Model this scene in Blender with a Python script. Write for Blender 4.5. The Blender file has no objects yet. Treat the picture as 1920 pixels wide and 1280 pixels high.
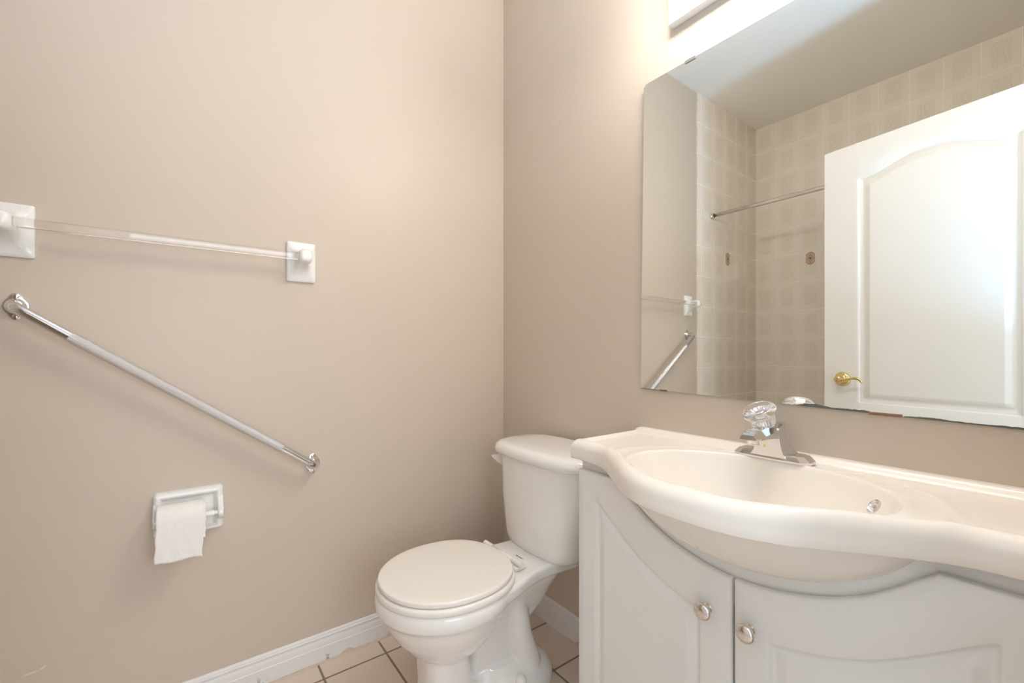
import bpy, bmesh, math, random
from mathutils import Vector, Matrix, Quaternion
random.seed(7)
PI = math.pi
sc = bpy.context.scene

# ------------------------------------------------------------------ camera
CAMX, CAMY, CAMZ = -1.130, -1.573, 1.040
cam_d = bpy.data.cameras.new('camera')
cam = bpy.data.objects.new('camera', cam_d)
sc.collection.objects.link(cam)
cam.location = (CAMX, CAMY, CAMZ)
cam.rotation_euler = (PI/2, 0, -math.radians(36.814))
cam_d.sensor_width = 36.0
cam_d.lens = 823.0/1920*36
cam_d.shift_y = 20.0/1920
cam_d.clip_start = 0.02
sc.camera = cam

# ------------------------------------------------------------------ light
w = bpy.data.worlds.new('daylight'); sc.world = w
w.use_nodes = True
w.node_tree.nodes['Background'].inputs[0].default_value = (0.66, 0.85, 1.0, 1)
w.node_tree.nodes['Background'].inputs[1].default_value = 1.8

def area(name, loc, target, size, power, col, shape='DISK'):
    d = bpy.data.lights.new(name, 'AREA'); d.shape = shape; d.size = size
    if shape == 'RECTANGLE': d.size_y = size
    d.energy = power; d.color = col
    o = bpy.data.objects.new(name, d); sc.collection.objects.link(o)
    o.location = loc
    o.rotation_euler = (Vector(target)-Vector(loc)).to_track_quat('-Z', 'Y').to_euler()
    return o
HALL_POWER = 14
BULB_POWER = 55.0
# light through the doorway from the hall behind the camera
area('hall_daylight', (-1.14, -1.85, 0.95), (-1.10, -1.52, 2.5), 0.20, HALL_POWER, (0.30, 0.62, 1.0))
area('hall_fill', (-0.75, -3.0, 1.35), (-0.75, -0.2, 1.0), 1.5, 33, (0.78, 0.85, 1.0), 'RECTANGLE')  # added broad cool fill lamp, no window built in the hall
bpy.data.objects['hall_daylight'].data.spread = math.radians(125)
sc.view_settings.view_transform = 'Standard'
sc.view_settings.look = 'None'
sc.view_settings.gamma = 1
sc.view_settings.exposure = 0.0
sc.view_settings.use_curve_mapping = False
sc.cycles.max_bounces = 14
sc.cycles.diffuse_bounces = 8
sc.cycles.glossy_bounces = 8
sc.cycles.transmission_bounces = 12
sc.cycles.sample_clamp_indirect = 0

# ------------------------------------------------------------------ materials
def srgb(r, g, b):
    f = lambda c: (c/255/12.92 if c/255 <= .04045 else ((c/255+.055)/1.055)**2.4)
    return (f(r), f(g), f(b), 1)
def mat(name, col, rough=.5, metal=0, coat=0, spec=.5, trans=0, ior=1.45, sub=0):
    m = bpy.data.materials.new(name); m.use_nodes = True
    b = m.node_tree.nodes['Principled BSDF']
    b.inputs['Base Color'].default_value = col
    b.inputs['Roughness'].default_value = rough
    b.inputs['Metallic'].default_value = metal
    b.inputs['Coat Weight'].default_value = coat
    b.inputs['Specular IOR Level'].default_value = spec
    b.inputs['Transmission Weight'].default_value = trans
    b.inputs['IOR'].default_value = ior
    return m
def N(m, t, **kw):
    n = m.node_tree.nodes.new(t)
    for k, v in kw.items(): setattr(n, k, v)
    return n
def L(m, a, b): m.node_tree.links.new(a, b)
def BS(m): return m.node_tree.nodes['Principled BSDF']
def math_n(m, op, a, b=None, c=None):
    n = N(m, 'ShaderNodeMath', operation=op)
    for i, v in enumerate((a, b, c)):
        if v is None: continue
        if isinstance(v, (int, float)): n.inputs[i].default_value = v
        else: L(m, v, n.inputs[i])
    return n.outputs[0]
def noise_tint(m, amount=.04, scale=3, bump=0, bscale=300, bdist=.0005):
    """slight uneven tone of the surface itself plus a fine surface grain"""
    b = BS(m); col = tuple(b.inputs['Base Color'].default_value)
    tc = N(m, 'ShaderNodeTexCoord')
    nz = N(m, 'ShaderNodeTexNoise'); nz.inputs['Scale'].default_value = scale; nz.inputs['Detail'].default_value = 3
    L(m, tc.outputs['Object'], nz.inputs['Vector'])
    mx = N(m, 'ShaderNodeMix', data_type='RGBA')
    mx.inputs[6].default_value = tuple(c*(1-amount) for c in col[:3])+(1,)
    mx.inputs[7].default_value = tuple(min(1, c*(1+amount)) for c in col[:3])+(1,)
    L(m, nz.outputs['Fac'], mx.inputs[0]); L(m, mx.outputs[2], b.inputs['Base Color'])
    if bump:
        n2 = N(m, 'ShaderNodeTexNoise'); n2.inputs['Scale'].default_value = bscale; n2.inputs['Detail'].default_value = 4
        L(m, tc.outputs['Object'], n2.inputs['Vector'])
        bp = N(m, 'ShaderNodeBump'); bp.inputs['Strength'].default_value = bump; bp.inputs['Distance'].default_value = bdist
        L(m, n2.outputs['Fac'], bp.inputs['Height']); L(m, bp.outputs['Normal'], b.inputs['Normal'])
    return m

M_wall = noise_tint(mat('beige_wall_paint', srgb(206, 193, 177), .42, spec=.35), .012, 2.2, .12, 90, .001)
M_ceil = noise_tint(mat('white_ceiling_paint', srgb(244, 243, 240), .8), .01, 2)
M_white = noise_tint(mat('white_trim_paint', srgb(236, 234, 230), .35), .01, 6)
M_door = noise_tint(mat('white_door_paint', srgb(231, 229, 226), .38), .01, 4)
M_cab = noise_tint(mat('white_thermofoil', srgb(233, 230, 225), .34), .012, 5)
M_china = noise_tint(mat('white_china', srgb(238, 235, 230), .09, coat=.5), .008, 4)
M_seat = noise_tint(mat('bone_white_plastic', srgb(236, 230, 221), .22), .008, 5)
M_marble = noise_tint(mat('cream_cultured_marble', srgb(243, 235, 225), .26, coat=.12), .01, 6)
M_ceramic = noise_tint(mat('white_ceramic', srgb(240, 239, 236), .08, coat=.5), .005, 5)
M_chrome = mat('chrome', srgb(226, 226, 228), .06, metal=1)
M_steel = mat('brushed_nickel', srgb(228, 223, 218), .10, metal=1)
M_brass = mat('polished_brass', srgb(226, 202, 142), .14, metal=1)
M_mirror = mat('mirror_silver', srgb(240, 242, 238), .0, metal=1)
M_glassedge = mat('glass_edge', srgb(150, 146, 136), .2)
M_desilver = noise_tint(mat('desilvered_mirror_back', srgb(96, 98, 92), .6), .25, 60)
M_rust = noise_tint(mat('rusty_clip', srgb(146, 112, 90), .55, metal=.3), .4, 120)
M_acryl_knob = mat('frosty_acrylic', (1, 1, 1, 1), .16, trans=1, ior=1.45, coat=.6)
M_acryl = mat('clear_acrylic', (1, 1, 1, 1), .04, trans=1, ior=1.47)
M_dark = mat('painted_shade', srgb(20, 18, 17), .9)
M_caulk = noise_tint(mat('aged_caulk', srgb(206, 190, 168), .6), .2, 60)
M_ink = mat('blue_grey_ink', srgb(72, 76, 96), .5)
M_inside = mat('cabinet_inside', srgb(110, 100, 90), .7)

def paper_mat():
    m = noise_tint(mat('tissue_paper', srgb(240, 236, 231), .95), .01, 20)
    tc = N(m, 'ShaderNodeTexCoord')
    v = N(m, 'ShaderNodeTexNoise'); v.inputs['Scale'].default_value = 95; v.inputs['Detail'].default_value = 3; v.inputs['Distortion'].default_value = 1.5
    L(m, tc.outputs['Object'], v.inputs['Vector'])
    bp = N(m, 'ShaderNodeBump'); bp.inputs['Strength'].default_value = .6; bp.inputs['Distance'].default_value = .002
    L(m, v.outputs['Fac'], bp.inputs['Height']); L(m, bp.outputs['Normal'], BS(m).inputs['Normal'])
    return m
M_paper = paper_mat()

def knurl_mat():
    m = mat('knurled_chrome', srgb(234, 235, 238), .14, metal=1)
    tc = N(m, 'ShaderNodeTexCoord'); sp = N(m, 'ShaderNodeSeparateXYZ'); L(m, tc.outputs['UV'], sp.inputs[0])
    a = math_n(m, 'SINE', math_n(m, 'MULTIPLY', math_n(m, 'ADD', sp.outputs['X'], sp.outputs['Y']), 2*PI*1))
    b = math_n(m, 'SINE', math_n(m, 'MULTIPLY', math_n(m, 'SUBTRACT', sp.outputs['X'], sp.outputs['Y']), 2*PI*1))
    h = math_n(m, 'MULTIPLY', a, b)
    bp = N(m, 'ShaderNodeBump'); bp.inputs['Strength'].default_value = .45; bp.inputs['Distance'].default_value = .0009
    L(m, h, bp.inputs['Height']); L(m, bp.outputs['Normal'], BS(m).inputs['Normal'])
    return m
M_knurl = knurl_mat()

def grid_tile(name, axis_u, tile_u, tile_v, off_u, off_v, axis_v, col, grout, gw, rough, fancy=False, gcoldark=False):
    """square or oblong tiles laid on a plane, from object coordinates"""
    m = mat(name, col, rough)
    tc = N(m, 'ShaderNodeTexCoord'); sp = N(m, 'ShaderNodeSeparateXYZ'); L(m, tc.outputs['Object'], sp.inputs[0])
    def cell(ax, size, off):
        u = math_n(m, 'DIVIDE', math_n(m, 'SUBTRACT', sp.outputs[ax], off), size)
        return math_n(m, 'FRACT', u), math_n(m, 'FLOOR', u)
    fu, iu = cell(axis_u, tile_u, off_u); fv, iv = cell(axis_v, tile_v, off_v)
    def edge(f, size):
        d = math_n(m, 'MULTIPLY', math_n(m, 'MINIMUM', f, math_n(m, 'SUBTRACT', 1, f)), size)
        return d
    d = math_n(m, 'MINIMUM', edge(fu, tile_u), edge(fv, tile_v))
    mr = N(m, 'ShaderNodeMapRange'); mr.inputs[1].default_value = gw*.5; mr.inputs[2].default_value = gw*.5+.0012
    L(m, d, mr.inputs[0]); mask = mr.outputs[0]
    b = BS(m)
    cb = N(m, 'ShaderNodeCombineXYZ'); L(m, iu, cb.inputs[0]); L(m, iv, cb.inputs[1])
    wn = N(m, 'ShaderNodeTexWhiteNoise', noise_dimensions='3D'); L(m, cb.outputs[0], wn.inputs['Vector'])
    nz = N(m, 'ShaderNodeTexNoise'); nz.inputs['Scale'].default_value = 9; nz.inputs['Detail'].default_value = 4
    L(m, tc.outputs['Object'], nz.inputs['Vector'])
    tone = math_n(m, 'ADD', math_n(m, 'MULTIPLY', wn.outputs['Value'], .35), math_n(m, 'MULTIPLY', nz.outputs['Fac'], .65))
    c1 = N(m, 'ShaderNodeMix', data_type='RGBA')
    c1.inputs[6].default_value = tuple(c*.93 for c in col[:3])+(1,); c1.inputs[7].default_value = tuple(min(1, c*1.05) for c in col[:3])+(1,)
    L(m, tone, c1.inputs[0]); cur = c1.outputs[2]
    height = mask
    if fancy:
        # a faint marbled motif in a framed oblong on every tile
        du = math_n(m, 'ABSOLUTE', math_n(m, 'SUBTRACT', fu, .5)); dv = math_n(m, 'ABSOLUTE', math_n(m, 'SUBTRACT', fv, .5))
        ins = math_n(m, 'MULTIPLY', math_n(m, 'LESS_THAN', du, .26), math_n(m, 'LESS_THAN', dv, .33))
        wv = N(m, 'ShaderNodeTexWave'); wv.inputs['Scale'].default_value = 11; wv.inputs['Distortion'].default_value = 9; wv.inputs['Detail'].default_value = 2
        mp = N(m, 'ShaderNodeMapping')
        mp.inputs['Rotation'].default_value = (0.5, .8, .6)
        cc = N(m, 'ShaderNodeCombineXYZ'); L(m, fu, cc.inputs[0]); L(m, fv, cc.inputs[1]); L(m, math_n(m, 'MULTIPLY', wn.outputs['Value'], .35), cc.inputs[2])
        sc3 = N(m, 'ShaderNodeVectorMath', operation='SCALE'); sc3.inputs[3].default_value = .45
        L(m, cc.outputs[0], sc3.inputs[0]); L(m, sc3.outputs[0], mp.inputs['Vector']); L(m, mp.outputs[0], wv.inputs['Vector'])
        mo = math_n(m, 'MULTIPLY', ins, math_n(m, 'ADD', .25, math_n(m, 'MULTIPLY', wv.outputs['Fac'], .75)))
        c2 = N(m, 'ShaderNodeMix', data_type='RGBA'); c2.inputs[7].default_value = tuple(c*k for c, k in zip(col[:3], (.86, .83, .79)))+(1,)
        L(m, math_n(m, 'MULTIPLY', mo, .55), c2.inputs[0]); L(m, cur, c2.inputs[6]); cur = c2.outputs[2]
        wob = N(m, 'ShaderNodeTexNoise'); wob.inputs['Scale'].default_value = 14; wob.inputs['Detail'].default_value = 2
        L(m, tc.outputs['Object'], wob.inputs['Vector'])
        rib = math_n(m, 'MULTIPLY', math_n(m, 'SINE', math_n(m, 'MULTIPLY', math_n(m, 'MAXIMUM', du, dv), 90)), .035)
        height = math_n(m, 'ADD', math_n(m, 'ADD', mask, math_n(m, 'MULTIPLY', wob.outputs['Fac'], .9)), math_n(m, 'ADD', rib, math_n(m, 'MULTIPLY', mo, .12)))
    c3 = N(m, 'ShaderNodeMix', data_type='RGBA'); c3.inputs[6].default_value = grout
    L(m, mask, c3.inputs[0]); L(m, cur, c3.inputs[7]); L(m, c3.outputs[2], b.inputs['Base Color'])
    rr = N(m, 'ShaderNodeMapRange'); rr.inputs[3].default_value = .8; rr.inputs[4].default_value = rough
    L(m, mask, rr.inputs[0]); L(m, rr.outputs[0], b.inputs['Roughness'])
    bp = N(m, 'ShaderNodeBump'); bp.inputs['Strength'].default_value = .7; bp.inputs['Distance'].default_value = .0016
    L(m, height, bp.inputs['Height']); L(m, bp.outputs['Normal'], b.inputs['Normal'])
    return m
TC = srgb(240, 233, 222); TG = srgb(255, 253, 246)
M_tile_y = grid_tile('tub_tile_back', 'X', .1545, .2, -2.385, .14, 'Z', TC, TG, .0024, .07, True)
M_tile_x = grid_tile('tub_tile_side', 'Y', .1485, .2, 0, .14, 'Z', TC, TG, .0024, .07, True)
M_floor = grid_tile('floor_tile', 'X', .2035, .2045, -.568, -.0965, 'Y', srgb(222, 205, 190), srgb(138, 122, 106), .0055, .3)

# ------------------------------------------------------------------ mesh helpers
def tagit(o, label=None, cat=None, group=None, kind=None):
    if label: o['label'] = label
    if cat: o['category'] = cat
    if group: o['group'] = group
    if kind: o['kind'] = kind
    return o
def empty(name, loc, label, cat, group=None):
    o = bpy.data.objects.new(name, None); o.empty_display_size = .05
    o.location = loc; sc.collection.objects.link(o)
    return tagit(o, label, cat, group)
def link(name, me, m, parent=None, smooth=True, label=None):
    """mesh data is given in world coordinates; parents are only translated"""
    ms = m if isinstance(m, (list, tuple)) else [m]
    for x in ms: me.materials.append(x)
    o = bpy.data.objects.new(name, me); sc.collection.objects.link(o)
    if smooth:
        for p in me.polygons: p.use_smooth = True
    if parent is not None:
        o.parent = parent
        p, off = parent, Vector((0, 0, 0))
        while p is not None: off += p.location; p = p.parent
        me.transform(Matrix.Translation(-off))
    if label: o['label'] = label
    return o
def sharp(o, deg=35):
    me = o.data
    bm = bmesh.new(); bm.from_mesh(me)
    for e in bm.edges:
        e.smooth = not (len(e.link_faces) == 2 and e.calc_face_angle(0) > math.radians(deg))
    bm.to_mesh(me); bm.free()
    return o
def bm_mesh(bm, name='m'):
    bmesh.ops.recalc_face_normals(bm, faces=bm.faces)
    me = bpy.data.meshes.new(name); bm.to_mesh(me); bm.free(); return me
def add_box(bm, x0, x1, y0, y1, z0, z1, bev=0, seg=2):
    r = bmesh.ops.create_cube(bm, size=1)
    vs = r['verts']
    bmesh.ops.scale(bm, vec=(x1-x0, y1-y0, z1-z0), verts=vs)
    bmesh.ops.translate(bm, vec=((x0+x1)/2, (y0+y1)/2, (z0+z1)/2), verts=vs)
    if bev:
        es = list({e for v in vs for e in v.link_edges})
        bmesh.ops.bevel(bm, geom=es, offset=bev, segments=seg, profile=.5, affect='EDGES')
def boxo(name, dims, m, parent=None, bev=0, seg=2, label=None):
    bm = bmesh.new(); add_box(bm, *dims, bev=bev, seg=seg)
    return sharp(link(name, bm_mesh(bm), m, parent, label=label), 40)
def loft(bm, rings, cap0=True, cap1=True, closed=True):
    vs = [[bm.verts.new(p) for p in r] for r in rings]
    n = len(vs[0])
    for a, b in zip(vs[:-1], vs[1:]):
        for i in range(n if closed else n-1):
            j = (i+1) % n
            try: bm.faces.new((a[i], a[j], b[j], b[i]))
            except ValueError: pass
    if cap0: bm.faces.new(vs[0][::-1])
    if cap1: bm.faces.new(vs[-1])
    return vs
def frames(pts):
    pts = [Vector(p) for p in pts]; T = []
    for i in range(len(pts)):
        a = pts[max(0, i-1)]; b = pts[min(len(pts)-1, i+1)]
        T.append((b-a).normalized())
    up = Vector((0, 0, 1)) if abs(T[0].z) < .9 else Vector((1, 0, 0))
    n = (up-T[0]*up.dot(T[0])).normalized(); out = []
    for i, t in enumerate(T):
        if i: n = (n-t*n.dot(t)).normalized()
        out.append((pts[i], t, n, t.cross(n)))
    return out
def add_tube(bm, pts, rad, seg=24, cap=True, sq=None):
    fr = frames(pts); rings = []
    for i, (p, t, n, b) in enumerate(fr):
        r = rad[i] if isinstance(rad, (list, tuple)) else rad
        ring = []
        for k in range(seg):
            a = 2*PI*k/seg
            ring.append(p + n*(math.cos(a)*r) + b*(math.sin(a)*r*(sq or 1)))
        rings.append(ring)
    return loft(bm, rings, cap, cap)
def add_lathe(bm, origin, axis, prof, seg=48, flute=None):
    """prof: (radius, height) pairs along axis"""
    q = Vector((0, 0, 1)).rotation_difference(Vector(axis).normalized()); o = Vector(origin)
    rings = []
    for j, (r, h) in enumerate(prof):
        ring = []
        for k in range(seg):
            a = 2*PI*k/seg
            rr = r*(1+(flute(j, a) if flute else 0))
            ring.append(o+q @ Vector((rr*math.cos(a), rr*math.sin(a), h)))
        rings.append(ring)
    return loft(bm, rings, prof[0][0] > 1e-5, prof[-1][0] > 1e-5)
def lathe(name, origin, axis, prof, m, parent=None, seg=48, flute=None, shp=40, label=None):
    bm = bmesh.new(); add_lathe(bm, origin, axis, prof, seg, flute)
    bmesh.ops.remove_doubles(bm, verts=bm.verts, dist=1e-6)
    return sharp(link(name, bm_mesh(bm), m, parent, label=label), shp)
def rrect(w, h, r, n=6):
    """rounded rectangle outline, centred, in 2D"""
    pts = []
    for cx, cy, a0 in ((w/2-r, h/2-r, 0), (-w/2+r, h/2-r, PI/2), (-w/2+r, -h/2+r, PI), (w/2-r, -h/2+r, 1.5*PI)):
        for k in range(n+1):
            a = a0+PI/2*k/n; pts.append((cx+r*math.cos(a), cy+r*math.sin(a)))
    return pts
def interp(tab, x):
    if x <= tab[0][0]: return tab[0][1]
    if x >= tab[-1][0]: return tab[-1][1]
    for i in range(len(tab)-1):
        if x <= tab[i+1][0]:
            x0, y0 = tab[i]; x1, y1 = tab[i+1]
            def sl(k):
                if k <= 0 or k >= len(tab)-1: return 0
                return (tab[k+1][1]-tab[k-1][1])/(tab[k+1][0]-tab[k-1][0])
            t = (x-x0)/(x1-x0); d = x1-x0; m0, m1 = sl(i)*d, sl(i+1)*d
            return (2*t**3-3*t*t+1)*y0+(t**3-2*t*t+t)*m0+(-2*t**3+3*t*t)*y1+(t**3-t*t)*m1
def smooth01(t):
    t = max(0, min(1, t)); return t*t*(3-2*t)
def struct(name, dims, m, **k):
    return tagit(boxo(name, dims, m, **k), kind='structure')

# ------------------------------------------------------------------ room shell
CEIL = 2.734; FW = -1.585; TUBX = -2.385
T = .12
struct('floor', (TUBX-T, .9, -3.3, T, -.1, 0), M_floor)
struct('ceiling', (TUBX-T, T, FW-T, T, CEIL, CEIL+.1), M_ceil)
struct('wall_back', (TUBX-T, T, 0, T, 0, CEIL), M_wall)
struct('wall_right', (0, T, FW-T, 0, 0, CEIL), M_wall)
wl = struct('wall_left', (TUBX-T, TUBX, FW-T, 0, 0, CEIL), M_tile_x)
# front wall with the doorway the picture is taken from
DX0, DX1 = -1.385, -.545
bm = bmesh.new()
add_box(bm, TUBX, DX0, FW-T, FW, 0, CEIL); add_box(bm, DX1, 0, FW-T, FW, 0, CEIL); add_box(bm, DX0, DX1, FW-T, FW, 2.05, CEIL)
tagit(link('wall_front', bm_mesh(bm), M_wall, smooth=False), kind='structure')
# tiled part of the back wall, standing a tile's thickness proud of the paint
wt = struct('wall_back_tiled', (TUBX, -1.57, -.008, 0, 0, CEIL), M_tile_y, bev=.002)
# hall behind the doorway
struct('wall_hall', (TUBX-T, .9, -3.3-T, -3.3, 0, 2.5), M_wall)
struct('ceiling_hall', (TUBX-T, .9, -3.3, FW-T, 2.5, 2.6), M_ceil)

# decorative medallions fired onto two of the tub tiles
M_med1 = mat('rose_brown_glaze', srgb(178, 146, 124), .2); M_med2 = mat('pale_pink_glaze', srgb(208, 186, 166), .2); M_med3 = mat('dark_rose_glaze', srgb(146, 104, 84), .2)
def medallion(parent, origin, du, dn):
    O = Vector(origin); U = Vector(du); Nn = Vector(dn); Z = Vector((0, 0, 1))
    bm = bmesh.new()
    def plate(outline, h, mi):
        a = [bm.verts.new(O+U*x+Z*y) for x, y in outline]; b = [bm.verts.new(O+U*x+Z*y+Nn*h) for x, y in outline]
        n = len(a); fs = [bm.faces.new(b)]
        for i in range(n): fs.append(bm.faces.new((a[i], a[(i+1) % n], b[(i+1) % n], b[i])))
        for f in fs: f.material_index = mi
    def ell(a, b, n=40, k=0, ph=0): return [((a*(1+k*math.cos(6*t)))*math.cos(t), (b*(1+k*math.cos(6*t)))*math.sin(t)) for t in [2*PI*i/n for i in range(n)]]
    wings = [(-.028, -.026), (-.022, -.03), (-.018, -.038), (.0, -.046), (.018, -.038), (.022, -.03), (.028, -.026), (.025, -.014), (.027, 0), (.025, .014), (.028, .026), (.022, .03), (.018, .038), (0, .046), (-.018, .038), (-.022, .03), (-.028, .026), (-.025, .014), (-.027, 0), (-.025, -.014)]
    plate(wings, .0006, 0)
    plate([(x*.82, y*.84) for x, y in wings], .0010, 1)
    plate(ell(.017, .025, 48, .06), .0014, 0); plate(ell(.012, .017), .0018, 1); plate(ell(.008, .010), .0022, 2)
    for s in (-1, 1): plate([(x, y+s*.029) for x, y in ell(.006, .004)], .0016, 0)
    return link('medallion', bm_mesh(bm), [M_med1, M_med2, M_med3], parent, smooth=False, label='rose brown medallion glazed on one tile')
medallion(wl, (TUBX, -.371, 1.694), (0, 1, 0), (1, 0, 0))
medallion(wt, (-1.958, -.008, 1.694), (1, 0, 0), (0, -1, 0))

# baseboards: a stepped colonial profile swept along the wall
BPROF = [(0, 0), (.013, 0), (.013, .050), (.0115, .053), (.0115, .056), (.010, .066), (.0075, .074), (.0075, .077), (.0095, .079), (.0095, .083), (.007, .085), (.007, .088), (.005, .0915), (.002, .0935), (0, .0935)]
def baseboard(name, a, b, n):
    A = Vector(a); B = Vector(b); Nn = Vector(n); bm = bmesh.new()
    loft(bm, [[P+Nn*o+Vector((0, 0, z)) for o, z in BPROF] for P in (A, B)])
    return tagit(link(name, bm_mesh(bm), M_base, smooth=False), kind='structure')
def base_mat():
    """white baseboard with chipped paint and mildew near the floor"""
    m = mat('baseboard_paint', srgb(230, 228, 226), .35); b = BS(m)
    tc = N(m, 'ShaderNodeTexCoord'); sp = N(m, 'ShaderNodeSeparateXYZ'); L(m, tc.outputs['Object'], sp.inputs[0])
    n1 = N(m, 'ShaderNodeTexNoise'); n1.inputs['Scale'].default_value = 7; n1.inputs['Detail'].default_value = 6; L(m, tc.outputs['Object'], n1.inputs['Vector'])
    lim = math_n(m, 'MULTIPLY', math_n(m, 'SUBTRACT', n1.outputs['Fac'], .50), .13)
    chip = N(m, 'ShaderNodeMapRange'); L(m, math_n(m, 'SUBTRACT', lim, sp.outputs['Z']), chip.inputs[0]); chip.inputs[1].default_value = 0; chip.inputs[2].default_value = .0015
    n2 = N(m, 'ShaderNodeTexNoise'); n2.inputs['Scale'].default_value = 60; n2.inputs['Detail'].default_value = 4; L(m, tc.outputs['Object'], n2.inputs['Vector'])
    n3 = N(m, 'ShaderNodeTexNoise'); n3.inputs['Scale'].default_value = 5; L(m, tc.outputs['Object'], n3.inputs['Vector'])
    low = N(m, 'ShaderNodeMapRange'); L(m, sp.outputs['Z'], low.inputs[0]); low.inputs[1].default_value = .035; low.inputs[2].default_value = .01
    sp2 = math_n(m, 'MULTIPLY', math_n(m, 'GREATER_THAN', math_n(m, 'MULTIPLY', n2.outputs['Fac'], n3.outputs['Fac']), .36), low.outputs[0])
    c1 = N(m, 'ShaderNodeMix', data_type='RGBA'); c1.inputs[6].default_value = srgb(230, 228, 226); c1.inputs[7].default_value = srgb(214, 196, 174); L(m, chip.outputs[0], c1.inputs[0])
    c2 = N(m, 'ShaderNodeMix', data_type='RGBA'); c2.inputs[7].default_value = srgb(150, 138, 120); L(m, math_n(m, 'MULTIPLY', sp2, .7), c2.inputs[0]); L(m, c1.outputs[2], c2.inputs[6])
    L(m, c2.outputs[2], b.inputs['Base Color'])
    return m
M_base = base_mat()
baseboard('baseboard_back', (0, 0, 0), (-1.57, 0, 0), (0, -1, 0))
baseboard('baseboard_right', (0, 0, 0), (0, -.737, 0), (-1, 0, 0))
def caulk(name, a, b, n, r):
    A = Vector(a); B = Vector(b); Nn = Vector(n); K = 90; bm = bmesh.new(); rings = []
    for i in range(K+1):
        P = A.lerp(B, i/K)
        wv = r*(.6+.7*random.random()) + r*1.2*max(0, math.sin(i*.31)*math.sin(i*.13+1))
        rings.append([P+Vector((0, 0, .0005)), P+Nn*(wv), P+Nn*(wv*.95)+Vector((0, 0, .0012)), P+Nn*(wv*.4)+Vector((0, 0, .003)), P+Vector((0, 0, .004))])
    loft(bm, rings)
    return tagit(link(name, bm_mesh(bm), M_caulk), kind='structure')
caulk('trim_1', (-.02, -.0125, 0), (-1.55, -.0125, 0), (0, -1, 0), .006)
# jambs of the doorway
bm = bmesh.new()
add_box(bm, DX0-.0, DX0+.02, FW-T-.01, FW+.008, 0, 2.05); add_box(bm, DX1-.02, DX1, FW-T-.01, FW+.008, 0, 2.05); add_box(bm, DX0, DX1, FW-T-.01, FW+.008, 2.035, 2.06)
tagit(link('trim_2', bm_mesh(bm), M_white, smooth=False), kind='structure')

# ------------------------------------------------------------------ relief panels (doors)
def relief(name, us, top, ptop, zb, rows_b, rows_pb, rows_pt, rows_t, uL, uR, prof_edge, prof_panel, P, thick, m, parent=None, arch=True):
    """slab whose front carries a raised panel. us: columns; top(u)/ptop(u): outlines; P(u, z, depth)->point"""
    u0, u1 = us[0], us[-1]
    def h(prof, d):
        if d <= prof[0][0]: return prof[0][1]
        for (a, x), (b, y) in zip(prof[:-1], prof[1:]):
            if d <= b: return x+(y-x)*(d-a)/(b-a)
        return prof[-1][1]
    bm = bmesh.new(); grid = []
    for u in us:
        Tt, Pt = top(u), ptop(u); zpb = zb+rows_pb[0]
        zs = [zb+r for r in rows_b] + [zb+r for r in rows_pb]
        a, b = zs[-1], Pt-rows_pt[0]
        zs += [a+(b-a)*k/14 for k in range(1, 14)]
        zs += [Pt-r for r in rows_pt] + [Tt-r for r in rows_t]
        col = []
        for k, z in enumerate(zs):
            de = min(u-u0, u1-u, z-zb, Tt-z); dp = min(u-uL, uR-u, z-zpb, Pt-z)
            col.append(bm.verts.new(P(u, z, h(prof_edge, de)+h(prof_panel, dp))))
        grid.append(col)
    n = len(grid[0])
    for A, B in zip(grid[:-1], grid[1:]):
        for k in range(n-1): bm.faces.new((A[k], A[k+1], B[k+1], B[k]))
    # back and sides
    back = [[bm.verts.new(P(u, zb, -thick)), bm.verts.new(P(u, top(u), -thick))] for u in us]
    for i in range(len(us)-1):
        bm.faces.new((back[i][0], back[i+1][0], back[i+1][1], back[i][1]))
        bm.faces.new((grid[i][0], grid[i+1][0], back[i+1][0], back[i][0]))
        bm.faces.new((grid[i][-1], back[i][1], back[i+1][1], grid[i+1][-1]))
    bm.faces.new(grid[0]+[back[0][1], back[0][0]]); bm.faces.new((grid[-1]+[back[-1][1], back[-1][0]])[::-1])
    o = link(name, bm_mesh(bm), m, parent)
    return sharp(o, 50)
def cols(u0, u1, marks, n=60):
    s = set([u0+(u1-u0)*i/n for i in range(n+1)])
    s = [x for x in s if all(abs(x-q) > .0012 for q in marks)] + list(marks)
    return sorted(s+([u0, u1] if u0 not in s else []))

# ------------------------------------------------------------------ bathroom door, standing open into the room
hinge = Vector((-1.348, -1.550, 0)); ddir = Vector((-.1459, .9893, 0)); dn = Vector((.9893, .1459, 0))
DW = .81
door = tagit(bpy.data.objects.new('door_1', None), kind='structure'); sc.collection.objects.link(door); door.location = hinge
OPROF = [(0, 0), (.003, -.002), (.006, -.006), (.012, -.0065), (.015, -.0085), (.026, -.0085), (.030, -.0055), (.046, .0005), (.048, .0005)]
def dp(u, z, d): return hinge + ddir*(DW-u) + dn*d + Vector((0, 0, z))
um = (.145, .665)
def parch(u):
    t = (u-um[0])/(um[1]-um[0]); s = abs(2*t-1)
    return 1.862 + .055*(1-smooth01((s-.12)/.80))
zs0, zs1 = .80, 1.0
marks = []
for o_, _ in OPROF: marks += [um[0]+o_, um[1]-o_]
us = cols(0, DW, marks, 60)
pr_rows = [o_ for o_, _ in OPROF]
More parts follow.
